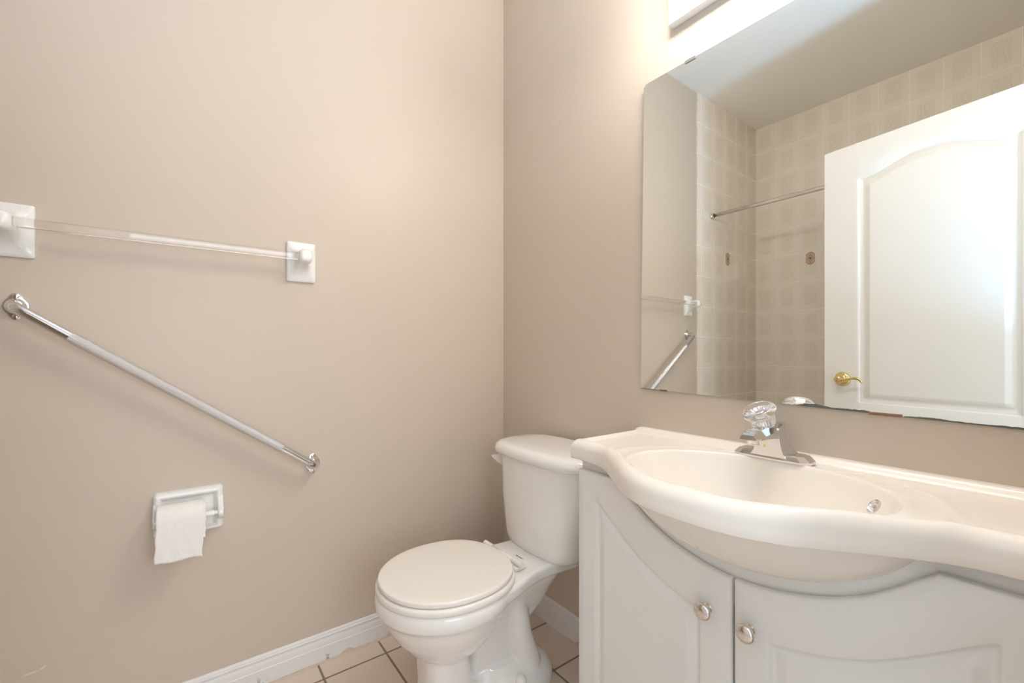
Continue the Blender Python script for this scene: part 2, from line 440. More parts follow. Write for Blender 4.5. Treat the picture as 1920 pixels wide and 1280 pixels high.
# upper half with the arched panel, lower half with a plain panel, in one slab
def door_leaf():
    bm = bmesh.new()
    def hh(dv):
        if dv <= 0: return 0
        for (a, x), (b, y) in zip(OPROF[:-1], OPROF[1:]):
            if dv <= b: return x+(y-x)*(dv-a)/(b-a)
        return OPROF[-1][1]
    low0, low1 = .22, .66; z0, z1 = .012, 2.03; up0 = .80
    grid = []
    for u in us:
        pt = parch(u)
        zs = [z0, .12] + [low0+r for r in pr_rows] + [.3+.08*k for k in range(1, 4)] + [low1-r for r in pr_rows[::-1]] + [.73] + [up0+r for r in pr_rows]
        a = up0+pr_rows[-1]; b = pt-pr_rows[-1]
        zs += [a+(b-a)*k/12 for k in range(1, 12)] + [pt-r for r in pr_rows[::-1]] + [1.97, z1]
        col = []
        for z in zs:
            d1 = min(u-um[0], um[1]-u, z-low0, low1-z); d2 = min(u-um[0], um[1]-u, z-up0, pt-z)
            col.append(bm.verts.new(dp(u, z, hh(max(d1, d2)))))
        grid.append(col)
    n = len(grid[0])
    for A, B in zip(grid[:-1], grid[1:]):
        for k in range(n-1): bm.faces.new((A[k], A[k+1], B[k+1], B[k]))
    c = [bm.verts.new(dp(u, z, -.035)) for u, z in ((0, z0), (DW, z0), (DW, z1), (0, z1))]
    bm.faces.new(c)
    bm.faces.new(grid[0]+[c[3], c[0]]); bm.faces.new(grid[-1]+[c[2], c[1]])
    bm.faces.new([g[0] for g in grid]+[c[1], c[0]]); bm.faces.new([g[-1] for g in grid]+[c[2], c[3]])
    return sharp(link('door_leaf', bm_mesh(bm), M_door, door), 40)
door_leaf()
# brass lever
hc = dp(.081, .910, 0)
lv = lathe('door_handle', hc, dn, [(0.0, 0), (.0335, 0), (.0335, .004), (.031, .009), (.025, .012), (.017, .014), (.0135, .018), (.0125, .038), (.0145, .046), (.0135, .055), (.006, .060), (0, .060)], M_brass, door, label='brass lever handle on a round rose')
bm = bmesh.new()
pth = []
for k in range(17):
    t = k/16
    s = .004+.098*t
    pth.append(hc + dn*(.050+.004*math.sin(t*PI)) - ddir*s + Vector((0, 0, -.004 + .014*math.sin((t-.22)*PI*1.15)*(t**.6) - .012*max(0, t-.85)/.15)))
rad = [.0115, .0112, .0105, .0095, .0085, .0075, .0068, .0062, .006, .0058, .0058, .0058, .006, .0063, .0066, .006, .003]
add_tube(bm, pth, rad, 16)
link('lever', bm_mesh(bm), M_brass, lv)
boxo('latch_plate', (0, .002, 0, .025, 0, .057), M_brass, None)
lp = bpy.data.objects['latch_plate']; lp.parent = door
lp.location = (dp(0, .88, -.03)-hinge); lp.rotation_euler = (0, 0, math.atan2(ddir.y, ddir.x)); 

# ------------------------------------------------------------------ shower curtain rod
t = empty('shower_rod', (-1.744, -.8, 1.957), 'chrome shower curtain rod spanning the tiled tub alcove', 'shower rod')
bm = bmesh.new(); add_tube(bm, [(-1.744, -.010, 1.957), (-1.744, -1.583, 1.957)], .0125, 24); link('rod', bm_mesh(bm), M_steel, t)
for y, s in ((-.008, -1), (-1.585, 1)):
    lathe('flange', (-1.744, y, 1.957), (0, s, 0), [(0, 0), (.021, 0), (.021, .006), (.017, .010), (.0165, .018), (.0135, .019), (.0135, .004), (0, .004)], M_steel, t)

# ------------------------------------------------------------------ mirror
mir = empty('wall_mirror', (0, -1.12, .91), 'large frameless wall mirror with a worn lower edge above the vanity', 'mirror')
corn = [(-.7335, .930), (-.745, 1.842), (-.7535, 1.850), (-1.540, 1.8425), (-1.540, .9095)]
def zlow(y): return .930+(y+.7335)*(.9095-.930)/(-1.540+.7335)
def ztop(y): return 1.850+(y+.7535)*(1.8425-1.850)/(-1.540+.7535)
bm = bmesh.new()
a = [bm.verts.new((-.0095, y, z)) for y, z in corn]; b = [bm.verts.new((-.004, y, z)) for y, z in corn]
f = bm.faces.new(a); f.material_index = 0
for i in range(5):
    q = bm.faces.new((a[i], a[(i+1) % 5], b[(i+1) % 5], b[i])); q.material_index = 1
q = bm.faces.new(b); q.material_index = 1
link('mirror_glass', bm_mesh(bm), [M_mirror, M_glassedge], mir, smooth=False)
def clip(y, z, wdt, m, top=True, hgt=.007, lab=None):
    bm = bmesh.new(); s = 1 if top else -1
    add_box(bm, -.0125, -.0098, y-wdt/2, y+wdt/2, min(z, z-s*hgt), max(z, z-s*hgt), .0006, 1)
    add_box(bm, -.0125, 0, y-wdt/2, y+wdt/2, min(z, z+s*.0016), max(z, z+s*.0016), .0005, 1)
    return link('mirror_clip', bm_mesh(bm), m, mir, smooth=False, label=lab)
clip(-.898, ztop(-.898), .032, M_chrome, True, .006, 'small chrome clip')
clip(-.812, zlow(-.812)-.0005, .022, M_rust, False, .003, 'rusty clip')
clip(-1.318, zlow(-1.318)-.0005, .052, M_rust, False, .004, 'rusty clip')
def worn(y0, y1, hf, seed):
    rnd = random.Random(seed); bm = bmesh.new(); K = max(8, int(abs(y1-y0)/.004)); lo = []; hi = []
    v = 0
    for i in range(K+1):
        y = y0+(y1-y0)*i/K; v = .75*v+.5*(rnd.random()-.5)
        e = math.sin(PI*i/K)**.35 if 0 < i < K else 0
        hgt = max(.0006, hf(i/K)*(1+.7*v)*e)
        lo.append((y, zlow(y)-.0004)); hi.append((y, zlow(y)+hgt))
    A = [bm.verts.new((-.0100, y, z)) for y, z in lo]; B = [bm.verts.new((-.0100, y, z)) for y, z in hi]
    A2 = [bm.verts.new((-.0095, y, z)) for y, z in lo]; B2 = [bm.verts.new((-.0095, y, z)) for y, z in hi]
    for i in range(K):
        bm.faces.new((A[i], A[i+1], B[i+1], B[i])); bm.faces.new((B[i], B[i+1], B2[i+1], B2[i])); bm.faces.new((A[i], A2[i], A2[i+1], A[i+1]))
    link('worn_edge', bm_mesh(bm), M_desilver, mir, smooth=False, label='dark desilvered strip along the lower edge')
worn(-.735, -.800, lambda t: .0022*(1-.6*t), 3)
worn(-1.160, -1.300, lambda t: .0035+.003*math.sin(t*5+.4)**2, 5)
worn(-1.345, -1.538, lambda t: .0034+.0012*math.sin(t*9), 8)

# ------------------------------------------------------------------ vanity light bar over the mirror
vl = empty('vanity_light', (0, -1.15, 2.03), 'white vanity light bar with globe bulbs above the mirror', 'light fixture')
boxo('backplate', (-.026, 0, -1.462, -.838, 1.968, 2.285), M_white, vl, bev=.0035, seg=3)
M_bulb = bpy.data.materials.new('warm_bulb'); M_bulb.use_nodes = True
nt = M_bulb.node_tree; nt.nodes.remove(nt.nodes['Principled BSDF'])
em = nt.nodes.new('ShaderNodeEmission'); em.inputs[0].default_value = (1.0, .945, .885, 1); em.inputs[1].default_value = BULB_POWER
nt.links.new(em.outputs[0], nt.nodes['Material Output'].inputs[0])
for y in (-.925, -1.075, -1.225, -1.375):
    s_ = lathe('socket', (-.026, y, 2.13), (-1, 0, 0), [(0, 0), (.036, 0), (.037, .008), (.046, .022), (.060, .040), (.067, .056), (.068, .060), (.065, .060), (.057, .042), (.043, .025), (.024, .018), (.022, .078), (0, .078)], M_white, vl)
    lathe('bulb', (-.102, y, 2.13), (-1, 0, 0), [(.018, 0), (.020, .014), (.033, .026), (.045, .041), (.050, .062), (.047, .081), (.036, .099), (.019, .110), (0, .113)], M_bulb, vl, seg=32, label='lit round globe bulb')

# ------------------------------------------------------------------ towel bar
tb = empty('towel_bar', (-1.143, 0, 1.333), 'white ceramic towel bar with a clear acrylic rod above the grab bar', 'towel bar')
def post(xc, side):
    rings = []
    # (distance from wall, width, height, corner radius)
    for y, ww, hh, r in ((0, .084, .127, .004), (.004, .086, .129, .005), (.008, .086, .129, .005), (.0105, .083, .126, .006), (.0125, .074, .112, .009), (.016, .060, .092, .011), (.022, .047, .071, .012), (.032, .040, .056, .012), (.046, .038, .048, .012), (.060, .038, .045, .012), (.074, .038, .044, .014), (.083, .034, .040, .015), (.088, .026, .030, .0125), (.0895, .012, .014, .006)):
        rings.append([Vector((xc+x, -y, 1.3335+(.009*smooth01(y/.06)) + z)) for x, z in rrect(ww, hh, r, 6)])
    bm = bmesh.new(); loft(bm, rings)
    return sharp(link('bracket', bm_mesh(bm), M_ceramic, tb), 60)
post(-1.465, 1); post(-.821, -1)
bm = bmesh.new()
loft(bm, [[Vector((x, -.064+a, 1.3425+b)) for a, b in rrect(.0205, .0225, .0035, 4)] for x in (-1.447, -.839)])
sharp(link('rod', bm_mesh(bm), M_acryl, tb, label='clear acrylic rod'), 30)

# ------------------------------------------------------------------ grab bar
gb = empty('grab_bar', (-1.12, 0, .91), 'chrome grab bar with a knurled grip slanting down the beige wall', 'grab bar')
GA = Vector((-1.455, 0, 1.151)); GB = Vector((-.785, 0, .670)); gd = (GB-GA).normalized(); OFF = .058
def bend(P, d, r=.034, n=10):
    c = P+Vector((0, -(OFF-r), 0))+d*r
    return [P] + [c + (-d)*(r*math.cos(a)) + Vector((0, -1, 0))*(r*math.sin(a)) for a in [PI/2*k/n for k in range(n+1)]]
path = bend(GA, gd) + [p for p in reversed(bend(GB, -gd))]
bm = bmesh.new(); add_tube(bm, path, .0127, 32); link('bar', bm_mesh(bm), M_chrome, gb)
s0 = GA+gd*.125+Vector((0, -OFF, 0)); s1 = GB-gd*.125+Vector((0, -OFF, 0))
bm = bmesh.new(); K = 60; SEG = 48
vv = add_tube(bm, [s0.lerp(s1, k/K) for k in range(K+1)], [.0128]+[.0134]*(K-1)+[.0128], SEG, False)
uvl = bm.loops.layers.uv.new('uv'); ln = (s1-s0).length; idx = {}
for i, r in enumerate(vv):
    for k, v in enumerate(r): idx[v] = (i, k)
for f in bm.faces:
    ks = [idx[l.vert][1] for l in f.loops]; wrap = max(ks)-min(ks) > 2
    for l in f.loops:
        i, k = idx[l.vert]
        if wrap and k == 0: k = SEG
        l[uvl].uv = (i/K*ln/.0024, k/SEG*28)
link('knurled_grip', bm_mesh(bm), M_knurl, gb, label='knurled chrome grip section')
def flange(P):
    bm = bmesh.new(); ol = []
    n = 48
    for k in range(n):
        a = 2*PI*k/n
        # two-eared oval: round middle, smaller round ears above and below
        best = 0
        for cz, rr in ((0, .0235), (.0215, .0125), (-.0215, .0125)):
            ux, uz = math.cos(a), math.sin(a)
            bq = uz*cz; disc = bq*bq-(cz*cz-rr*rr)
            if disc >= 0: best = max(best, bq+math.sqrt(disc))
        ol.append((best*math.cos(a), best*math.sin(a)))
    for _ in range(2): ol = [((ol[i-1][0]+2*ol[i][0]+ol[(i+1) % n][0])/4, (ol[i-1][1]+2*ol[i][1]+ol[(i+1) % n][1])/4) for i in range(n)]
    rings = [[P+Vector((x*s, -y, z*s)) for x, z in ol] for y, s in ((0, 1), (.002, 1), (.0034, .96), (.0040, .90))]
    loft(bm, rings)
    o = sharp(link('flange', bm_mesh(bm), M_chrome, gb), 30)
    bm = bmesh.new(); add_lathe(bm, P+Vector((0, -.004, 0)), (0, -1, 0), [(.0195, 0), (.0185, .003), (.0150, .006), (.0128, .010)], 32); link('collar', bm_mesh(bm), M_chrome, o)
    for s in (-1, 1):
        c = P+Vector((0, -.0038, s*.0245))
        sr = lathe('screw', c, (0, -1, 0), [(0, 0), (.0062, 0), (.0060, .0012), (.0045, .0022), (0, .0026)], M_steel, o, seg=24)
    return o
flange(GA); flange(GB)

# ------------------------------------------------------------------ toilet paper holder and roll
ph = empty('toilet_paper_holder', (-1.1165, 0, .584), 'white ceramic toilet paper holder on the wall below the grab bar', 'toilet paper holder')
PX0, PX1, PZ0, PZ1 = -1.199, -1.034, .520, .648
bm = bmesh.new(); NX, NZ = 150, 116; g = []
for i in range(NX+1):
    col = []
    x = PX0+(PX1-PX0)*i/NX
    for j in range(NZ+1):
        z = PZ0+(PZ1-PZ0)*j/NZ
        dx = min(x-PX0, PX1-x); dt = PZ1-z; db = z-PZ0
        # recessed centre, proud rounded frame on top and sides, shallow lip below
        ex, ez = max(0, .013-dx), max(0, .013-min(dt, db))
        edge = .013-math.hypot(ex, ez) if (ex > 0 and ez > 0) else min(dx, dt, db)
        rnd = .020*math.sqrt(max(0, 1-(1-min(1, max(0, edge)/.011))**2))
        ins = min(dx-.014, dt-.014, db-.008)
        rec = .014*smooth01(ins/.014)
        if edge <= 0: rnd, rec = -.006, 0
        col.append(bm.verts.new((x, -(.001+rnd-rec), z)))
    g.append(col)
for i in range(NX):
    for j in range(NZ): bm.faces.new((g[i][j], g[i][j+1], g[i+1][j+1], g[i+1][j]))
link('backplate', bm_mesh(bm), M_ceramic, ph)
for xc, s in ((PX0+.009, 1), (PX1-.009, -1)):
    rings = []
    for y, zz, hh in ((.008, .585, .085), (.018, .583, .070), (.028, .580, .052), (.040, .577, .036), (.050, .576, .028), (.056, .576, .018), (.058, .576, .008)):
        rings.append([Vector((xc+a, -y, zz+b)) for a, b in rrect(.015 if y < .055 else .011, hh, min(.0050, hh*.4), 5)])
    bm = bmesh.new(); loft(bm, rings); sharp(link('arm', bm_mesh(bm), M_ceramic, ph), 60)
bm = bmesh.new(); add_lathe(bm, (PX0+.014, -.044, .577), (1, 0, 0), [(.004, 0), (.0055, .003), (.0055, .010), (.0085, .012), (.0085, .126), (.0055, .128), (.0055, .134), (.004, .137)], 24)
sharp(link('roller', bm_mesh(bm), M_ceramic, ph), 40)
tp = empty('toilet_paper_roll', (-1.135, -.044, .577), 'nearly used up white toilet paper roll with a sheet hanging down', 'toilet paper')
X0, X1 = -1.188, -1.081; RC = (-.047, .583); RR = .0345
bm = bmesh.new(); add_lathe(bm, (X0, RC[0], RC[1]), (1, 0, 0), [(RR-.001, 0), (RR, .001), (RR, X1-X0-.001), (RR-.001, X1-X0), (.019, X1-X0), (.019, 0), (RR-.001, 0)], 48)
sharp(link('roll', bm_mesh(bm), M_paper, tp), 50)
def sheet(name, x0, x1, z_end, r, tear, skew):
    bm = bmesh.new(); g = []; NXs, NA, NDn = 26, 14, 26
    for i in range(NXs+1):
        x = x0+(x1-x0)*i/NXs; col = []
        for k in range(NA):
            a = PI*.62*(1-k/NA); col.append(Vector((x, RC[0]-r*math.cos(a), RC[1]+r*math.sin(a))))
        ze = z_end + tear*math.sin(i*.35+1)*.35 + tear*.12*math.sin(i*2.1) - tear*.6*(i/NXs)
        for k in range(NDn+1):
            t_ = k/NDn; z = RC[1]+(ze-RC[1])*t_
            wob = .0010*math.sin(i*.33+k*.30)*t_ + .0006*math.sin(i*.7-k*.22)*t_
            col.append(Vector((x+skew*t_+.0010*math.sin(k*.5), RC[0]-r+wob-.004*t_, z)))
        g.append([bm.verts.new(p) for p in col])
    for A, B in zip(g[:-1], g[1:]):
        for k in range(len(A)-1): bm.faces.new((A[k], A[k+1], B[k+1], B[k]))
    me = bm_mesh(bm); o = link(name, me, M_paper, tp)
    md = o.modifiers.new('t', 'SOLIDIFY'); md.thickness = .0007
    return o
sheet('loose_sheet', X0-.0008, X1-.004, .480, RR+.0042, .004, -.003)
sheet('under_sheet', X0+.002, X1+.0005, .528, RR+.0008, .001, 0)

# ------------------------------------------------------------------ vanity top with its moulded bowl
YC = -1.150; YL, YR = -.723, -1.577
XF = [(0, .4655), (.05, .4635), (.10, .452), (.15, .427), (.20, .390), (.25, .350), (.29, .322), (.33, .305), (.38, .299), (.43, .296)]
def xf(y): return interp(XF, abs(y-YC))
BX, BA, BY, BB = -.252, .168, -1.155, .230
def topz(x, y):
    f = xf(y); z = .7965
    # lip along the front, the back and the left end
    rim = .0105*smooth01(1-(f-(-x)-.024)/.022)
    rim = max(rim, .0155*smooth01(1-(-x-.014)/.022), .0090*smooth01(1-((YL-y)-.010)/.016))
    z += rim
    r = math.hypot((x-BX)/BA, (y-BY)/BB)
    z += .0045*math.exp(-((r-1.06)/.055)**2) + .0020*math.exp(-((r-1.30)/.05)**2)*(1 if x > BX-.02 else smooth01((x-BX+.12)/.1))
    if r < 1.035:
        q = max(0, 1-(r/1.035)**2.7)
        z -= .136*q*q/(q+.035)*1.035
    return z
vt = empty('countertop', (-.25, YC, .757), 'cream cultured marble vanity countertop with a bowed front and moulded oval basin', 'countertop')
bm = bmesh.new(); NY, NT = 460, 190; g = []
for i in range(NY+1):
    y = YL+(YR-YL)*i/NY; f = xf(y); col = []
    for k in range(NT+1):
        x = -(f-.024)*k/NT
        col.append(Vector((x, y, topz(x, y))))
    crest = col[-1].z
    for k in range(1, 9):
        a = PI/2*k/8
        col.append(Vector((-(f-.024)-.024*math.sin(a), y, crest-.0245*(1-math.cos(a)))))
    col.append(Vector((-f-.0005, y, .772)))
    col.append(Vector((-f, y, .7595))); col.append(Vector((-f+.002, y, .757))); col.append(Vector((-f+.022, y, .757)))
    if i < 10:   # rounded left end
        e = [.004, .0022, .001, .0004, .0001][min(i//2, 4)]
        col = [p-Vector((0, 0, e if p.z > .79 else 0)) for p in col]
    g.append([bm.verts.new(p) for p in col])
for A, B in zip(g[:-1], g[1:]):
    for k in range(len(A)-1): bm.faces.new((A[k], A[k+1], B[k+1], B[k]))
for G_ in (g[0], g[-1]):
    lo = [bm.verts.new((v.co.x, v.co.y, .757)) for v in G_[:NT+9]]
    for k in range(NT+8): bm.faces.new((G_[k], G_[k+1], lo[k+1], lo[k]))
sharp(link('counter', bm_mesh(bm), M_marble, vt), 55)
# outside of the basin, bulging below the bowed edge
bm = bmesh.new(); rings = []; EX, EY, EZ, SA, SB, SCz = -.235, -1.150, .80, .176, .288, .174
for k in range(25):
    ph_ = math.asin((.80-.776)/SCz)+ (PI/2-.02-math.asin((.80-.776)/SCz))*k/24
    cr = math.cos(ph_); z = EZ-SCz*math.sin(ph_)
    rings.append([Vector((min(-.012, EX+SA*cr*math.cos(a)), EY+SB*cr*math.sin(a), z)) for a in [2*PI*j/96 for j in range(96)]])
loft(bm, rings, False, True)
bowl_o = link('basin_underside', bm_mesh(bm), M_marble, vt, label='rounded underside of the basin showing over the doors')
def on_bowl(y, z):
    q = 1-((y-EY)/SB)**2-((z-EZ)/SCz)**2
    return Vector((EX-SA*math.sqrt(max(0, q))-.0003, y, z))
bm = bmesh.new()
seam = [on_bowl(-1.00+(-1.118+1.00)*k/12, .716+(.668-.716)*(k/12)**.75) for k in range(13)]
seam2 = [on_bowl(-1.118-.008*k/6, .668+.05*k/6) for k in range(7)]
add_tube(bm, seam, .0009, 8); add_tube(bm, seam2, .0009, 8)
link('mould_seam', bm_mesh(bm), M_marble, bowl_o)

# chrome overflow ring on the right end of the bowl and the drain
def surf_hit(px, py):
    A = math.atan(616/823.); fw = Vector((math.sin(A), math.cos(A), 0)); rt = Vector((math.cos(A), -math.sin(A), 0))
    d = fw+rt*((px-960)/823.)+Vector((0, 0, -(py-660)/823.)); C = Vector((CAMX, CAMY, CAMZ)); t_ = .3
    while t_ < 2.5:
        p = C+d*t_
        if p.x < 0 and -p.x < xf(p.y)-.02 and p.z < topz(p.x, p.y): return p
        t_ += .0008
    return None
OV = surf_hit(1640, 950) or Vector((-.27, -1.35, .75))
e_ = .003
nrm = Vector((-(topz(OV.x+e_, OV.y)-topz(OV.x-e_, OV.y))/(2*e_), -(topz(OV.x, OV.y+e_)-topz(OV.x, OV.y-e_))/(2*e_), 1)).normalized()
print('OVERFLOW', OV, nrm)
ovf = lathe('overflow_ring', OV-nrm*.002, nrm, [(0, .0015), (.0005, .0035), (.0035, .0045), (.0045, .0015), (.0075, .0012), (.0085, .0045), (.0105, .006), (.0135, .0045), (.0145, .001), (.0145, 0)], M_chrome, vt, seg=32, label='chrome overflow ring')
lathe('drain', (BX, BY, topz(BX, BY)-.001), (0, 0, 1), [(0, .006), (.014, .005), (.018, .002), (.023, .003), (.024, 0)], M_chrome, vt, seg=32, label='chrome drain')

# ------------------------------------------------------------------ vanity cabinet
vc = empty('vanity_cabinet', (-.14, YC, 0), 'white vanity cabinet with curved raised panel doors under the cream top', 'cabinet')
CL, CR = -.738, -1.562; FX = -.267; DFX = -.2705
bm = bmesh.new()
add_box(bm, FX+.018, -.002, CL-.016, CL, 0, .757); add_box(bm, FX+.018, -.002, CR, CR+.016, 0, .757)
add_box(bm, FX+.018, -.002, CR+.016, CL-.016, .08, .096); add_box(bm, -.008, -.002, CR+.016, CL-.016, .096, .60); add_box(bm, FX+.05, FX+.062, CR+.016, CL-.016, 0, .08)
link('carcass', bm_mesh(bm), [M_cab], vc, smooth=False)
ARC = [(0, .603), (.05, .6065), (.10, .6165), (.15, .6325), (.20, .657), (.24, .6865), (.285, .725), (.30, .729)]
def darc(y):
    d = abs(y-YC)
    return .729 if d > .288 else interp(ARC, d)
def farc(y):
    return min(.757, interp([(0, .634), (.05, .6375), (.10, .6475), (.15, .664), (.20, .690), (.24, .716), (.27, .741), (.29, .757), (.30, .775)], abs(y-YC)))
bm = bmesh.new(); ys = [CL+(CR-CL)*i/120 for i in range(121)]; g = []
for y in ys: g.append([bm.verts.new(p) for p in ((FX, y, farc(y)), (FX, y, .545), (FX+.018, y, .545), (FX+.018, y, farc(y)))])
for A, B in zip(g[:-1], g[1:]):
    for k in range(4): bm.faces.new((A[k], A[(k+1) % 4], B[(k+1) % 4], B[k]))
bm.faces.new(g[0]); bm.faces.new(g[-1][::-1])
add_box(bm, FX, FX+.018, CL-.03, CL, .08, .545); add_box(bm, FX, FX+.018, CR, CR+.03, .08, .545); add_box(bm, FX, FX+.018, CR+.03, CL-.03, .08, .11)
link('face_frame', bm_mesh(bm), M_cab, vc, smooth=False)
boxo('shade_panel', (FX+.02, FX+.024, YC-.2, YC+.2, .11, .545), M_dark, vc, label='dark panel standing in for shade behind the doors')  # thin dark board added as the shade seen through the door gap
PARC = [(0, .508), (.06, .517), (.10, .5265), (.155, .5435), (.20, .5635), (.24, .587), (.29, .624), (.33, .655), (.36, .672)]
def parc(y): return interp(PARC, abs(y-YC))
EDGE = [(0, -.0075), (.002, -.0050), (.006, -.0036), (.020, -.0004), (.024, 0)]
PAN = [(0, 0), (.002, -.0008), (.006, -.0065), (.011, -.0080), (.014, -.0076), (.018, -.0055), (.030, -.0004), (.034, 0)]
def cab_door(a, b, side):
    """a > b are the door's ends in y; seen from the room a is on the left"""
    lo, hi = min(a, b), max(a, b)
    pl, ph2 = lo+.060, hi-.062
    def P(u, z, d): return Vector((DFX-.018-d, u, z))
    mk = []
    for o_, _ in PAN: mk += [pl+o_, ph2-o_]
    mk += [lo+.002, lo+.006, lo+.020, lo+.024, hi-.002, hi-.006, hi-.020, hi-.024]
    us_ = cols(lo, hi, mk, 90)
    pt = lambda u: min(parc(u), .664)
    r_e = [0, .002, .006, .020, .024]; r_p = [o_ for o_, _ in PAN]
    return relief('cabinet_door', us_, darc, pt, .085, r_e+[.035], [.06+o_ for o_ in r_p], [o_ for o_ in r_p[::-1]], [.034, .024, .020, .006, .002, 0], pl, ph2,
                  EDGE, PAN, P, .0175, M_cab, vc)
dL = cab_door(CL-.001, YC+.0015, 'L'); dR = cab_door(YC-.0038, CR+.001, 'R')
KN = [(0, 0), (.0085, 0), (.0095, .002), (.0075, .004), (.0058, .008), (.0062, .013), (.012, .0165), (.0168, .019), (.0175, .0215), (.0165, .0240), (.013, .0262), (.007, .0275), (0, .0280)]
for dd, y, z in ((dL, -1.1035, .528), (dR, -1.186, .526)):
    lathe('knob', (DFX-.018, y, z), (-1, 0, 0), KN, M_steel, dd, seg=40, label='round brushed metal knob')

# ------------------------------------------------------------------ faucet
FY = -1.131; FXc = -.060; FZ = .8025
fa = empty('faucet', (FXc, FY, FZ), 'chrome single handle faucet with a clear acrylic knob on the vanity top', 'faucet')
def hexring(hl, hw, z, cut=.6, bulge=0):
    pts = [(-hw*cut, hl), (hw*cut, hl), (hw, hl*.80), (hw, 0), (hw, -hl*.80), (hw*cut, -hl), (-hw*cut, -hl), (-hw, -hl*.80), (-hw-bulge, 0), (-hw, hl*.80)]
    return [Vector((FXc+x, FY+y, z)) for x, y in pts]
bm = bmesh.new(); loft(bm, [hexring(.079, .026, FZ-.002), hexring(.079, .026, FZ+.003), hexring(.068, .022, FZ+.014, .7)])
sharp(link('base', bm_mesh(bm), M_chrome, fa), 20)
# body: arched shoulder that flares down to both ends of the base
bm = bmesh.new(); rings = []
def arch(x, top, hwid, bw):
    pts = []
    n = 12
    for k in range(n+1):       # right flank from base to top
        t_ = k/n; yy = -(bw - (bw-hwid)*math.sin(t_*PI/2)); zz = FZ+.006+(top-.006)*(1-math.cos(t_*PI/2))
        pts.append(Vector((x, FY+yy, zz)))
    for k in range(n, -1, -1):
        t_ = k/n; yy = (bw - (bw-hwid)*math.sin(t_*PI/2)); zz = FZ+.006+(top-.006)*(1-math.cos(t_*PI/2))
        pts.append(Vector((x, FY+yy, zz)))
    return pts
for x, tp_, hwid, bw in ((-.036, .070, .017, .066), (-.040, .078, .018, .064), (-.052, .080, .020, .056), (-.068, .076, .022, .044), (-.0785, .073, .023, .041), (-.0868, .071, .023, .040)):
    rings.append(arch(x, tp_, hwid, bw))
loft(bm, rings)
sharp(link('body', bm_mesh(bm), M_chrome, fa), 32)
bm = bmesh.new(); rings = []
for x, hw_, zt, zb_, ch in ((-.045, .020, .078, .040, .008), (-.075, .023, .078, .046, .009), (-.105, .024, .0765, .050, .009), (-.140, .0235, .073, .053, .009), (-.168, .022, .069, .053, .009), (-.180, .0165, .063, .0525, .005)):
    pts = [(-hw_, zb_), (-hw_, zt-ch-.003), (-hw_+ch, zt), (hw_-ch, zt), (hw_, zt-ch-.003), (hw_, zb_)]
    rings.append([Vector((x, FY+a, FZ+b)) for a, b in pts])
loft(bm, rings)
sp_ = sharp(link('spout', bm_mesh(bm), M_chrome, fa), 20)
lathe('aerator', (-.157, FY, FZ+.054), (0, 0, -1), [(.0115, 0), (.0115, .011), (.0125, .0115), (.0125, .014), (.0095, .0145), (0, .0135)], M_chrome, sp_, seg=32)
kax = Vector((-.55, .16, 1)).normalized(); kc = Vector((-.094, FY, FZ+.070))
lathe('stem', kc-kax*.004, kax, [(.0165, 0), (.0165, .004), (.010, .006), (.009, .030), (0, .031)], M_chrome, fa, seg=32)
prof = [(.0, .006), (.0190, .006), (.0215, .008), (.0240, .018), (.0258, .029), (.0272, .033), (.0320, .037), (.0348, .041), (.0345, .0455), (.0305, .0505), (.0250, .0520), (.0225, .0510), (0, .0495)]
def fl(j, a):
    if 1 <= j <= 5: return .045*math.cos(14*a)
    return 0
lathe('knob', kc, kax, prof, M_acryl_knob, fa, seg=144, flute=fl, shp=60, label='clear fluted acrylic knob')

# ------------------------------------------------------------------ toilet
TY = -.462
tl = empty('toilet', (-.45, TY, 0), 'white two piece toilet with closed lid in the corner by the vanity', 'toilet')
def egg(xc, a, b, hw, z, n=64, pf=2.0, pb=2.0):
    pts = []
    for k in range(n):
        t_ = 2*PI*k/n; c, s = math.cos(t_), math.sin(t_)
        ax = a if c > 0 else b; p = pf if c > 0 else pb
        pts.append(Vector((xc-ax*math.copysign(abs(c)**(2/p), c), TY+hw*math.copysign(abs(s)**(2/p), s), z)))
    return pts
def remesh(bm, name, m, parent, vox=.004, sm=6):
    me = bm_mesh(bm); o = bpy.data.objects.new('tmp', me); sc.collection.objects.link(o)
    md = o.modifiers.new('r', 'REMESH'); md.mode = 'VOXEL'; md.voxel_size = vox; md.use_smooth_shade = True
    ms = o.modifiers.new('s', 'SMOOTH'); ms.factor = .5; ms.iterations = sm
    dg = bpy.context.evaluated_depsgraph_get(); me2 = bpy.data.meshes.new_from_object(o.evaluated_get(dg))
    bpy.data.objects.remove(o); me2.materials.clear()
    return link(name, me2, m, parent)
bm = bmesh.new()
XB = -.530
loft(bm, [egg(XB, a, b, hw, z) for z, a, b, hw in ((.190, .050, .060, .050), (.212, .088, .110, .086), (.240, .120, .135, .113), (.274, .148, .155, .137), (.307, .168, .172, .155), (.336, .181, .185, .167), (.345, .187, .190, .173), (.353, .195, .195, .180), (.372, .199, .200, .183), (.386, .197, .200, .181), (.394, .190, .195, .174))])
# deck under the tank, flaring from the neck
def deckring(z, g_=0):
    pts = []
    top_ = [(-.50, .150), (-.44, .160), (-.38, .145), (-.33, .128), (-.28, .116), (-.23, .112), (-.18, .116), (-.13, .122), (-.09, .120), (-.075, .10)]
    for x, h_ in top_: pts.append((x, h_-g_))
    for x, h_ in reversed(top_): pts.append((x, -(h_-g_)))
    return [Vector((x, TY+y, z)) for x, y in pts]
loft(bm, [deckring(.352, .010), deckring(.360, .002), deckring(.386, 0), deckring(.393, .006)])
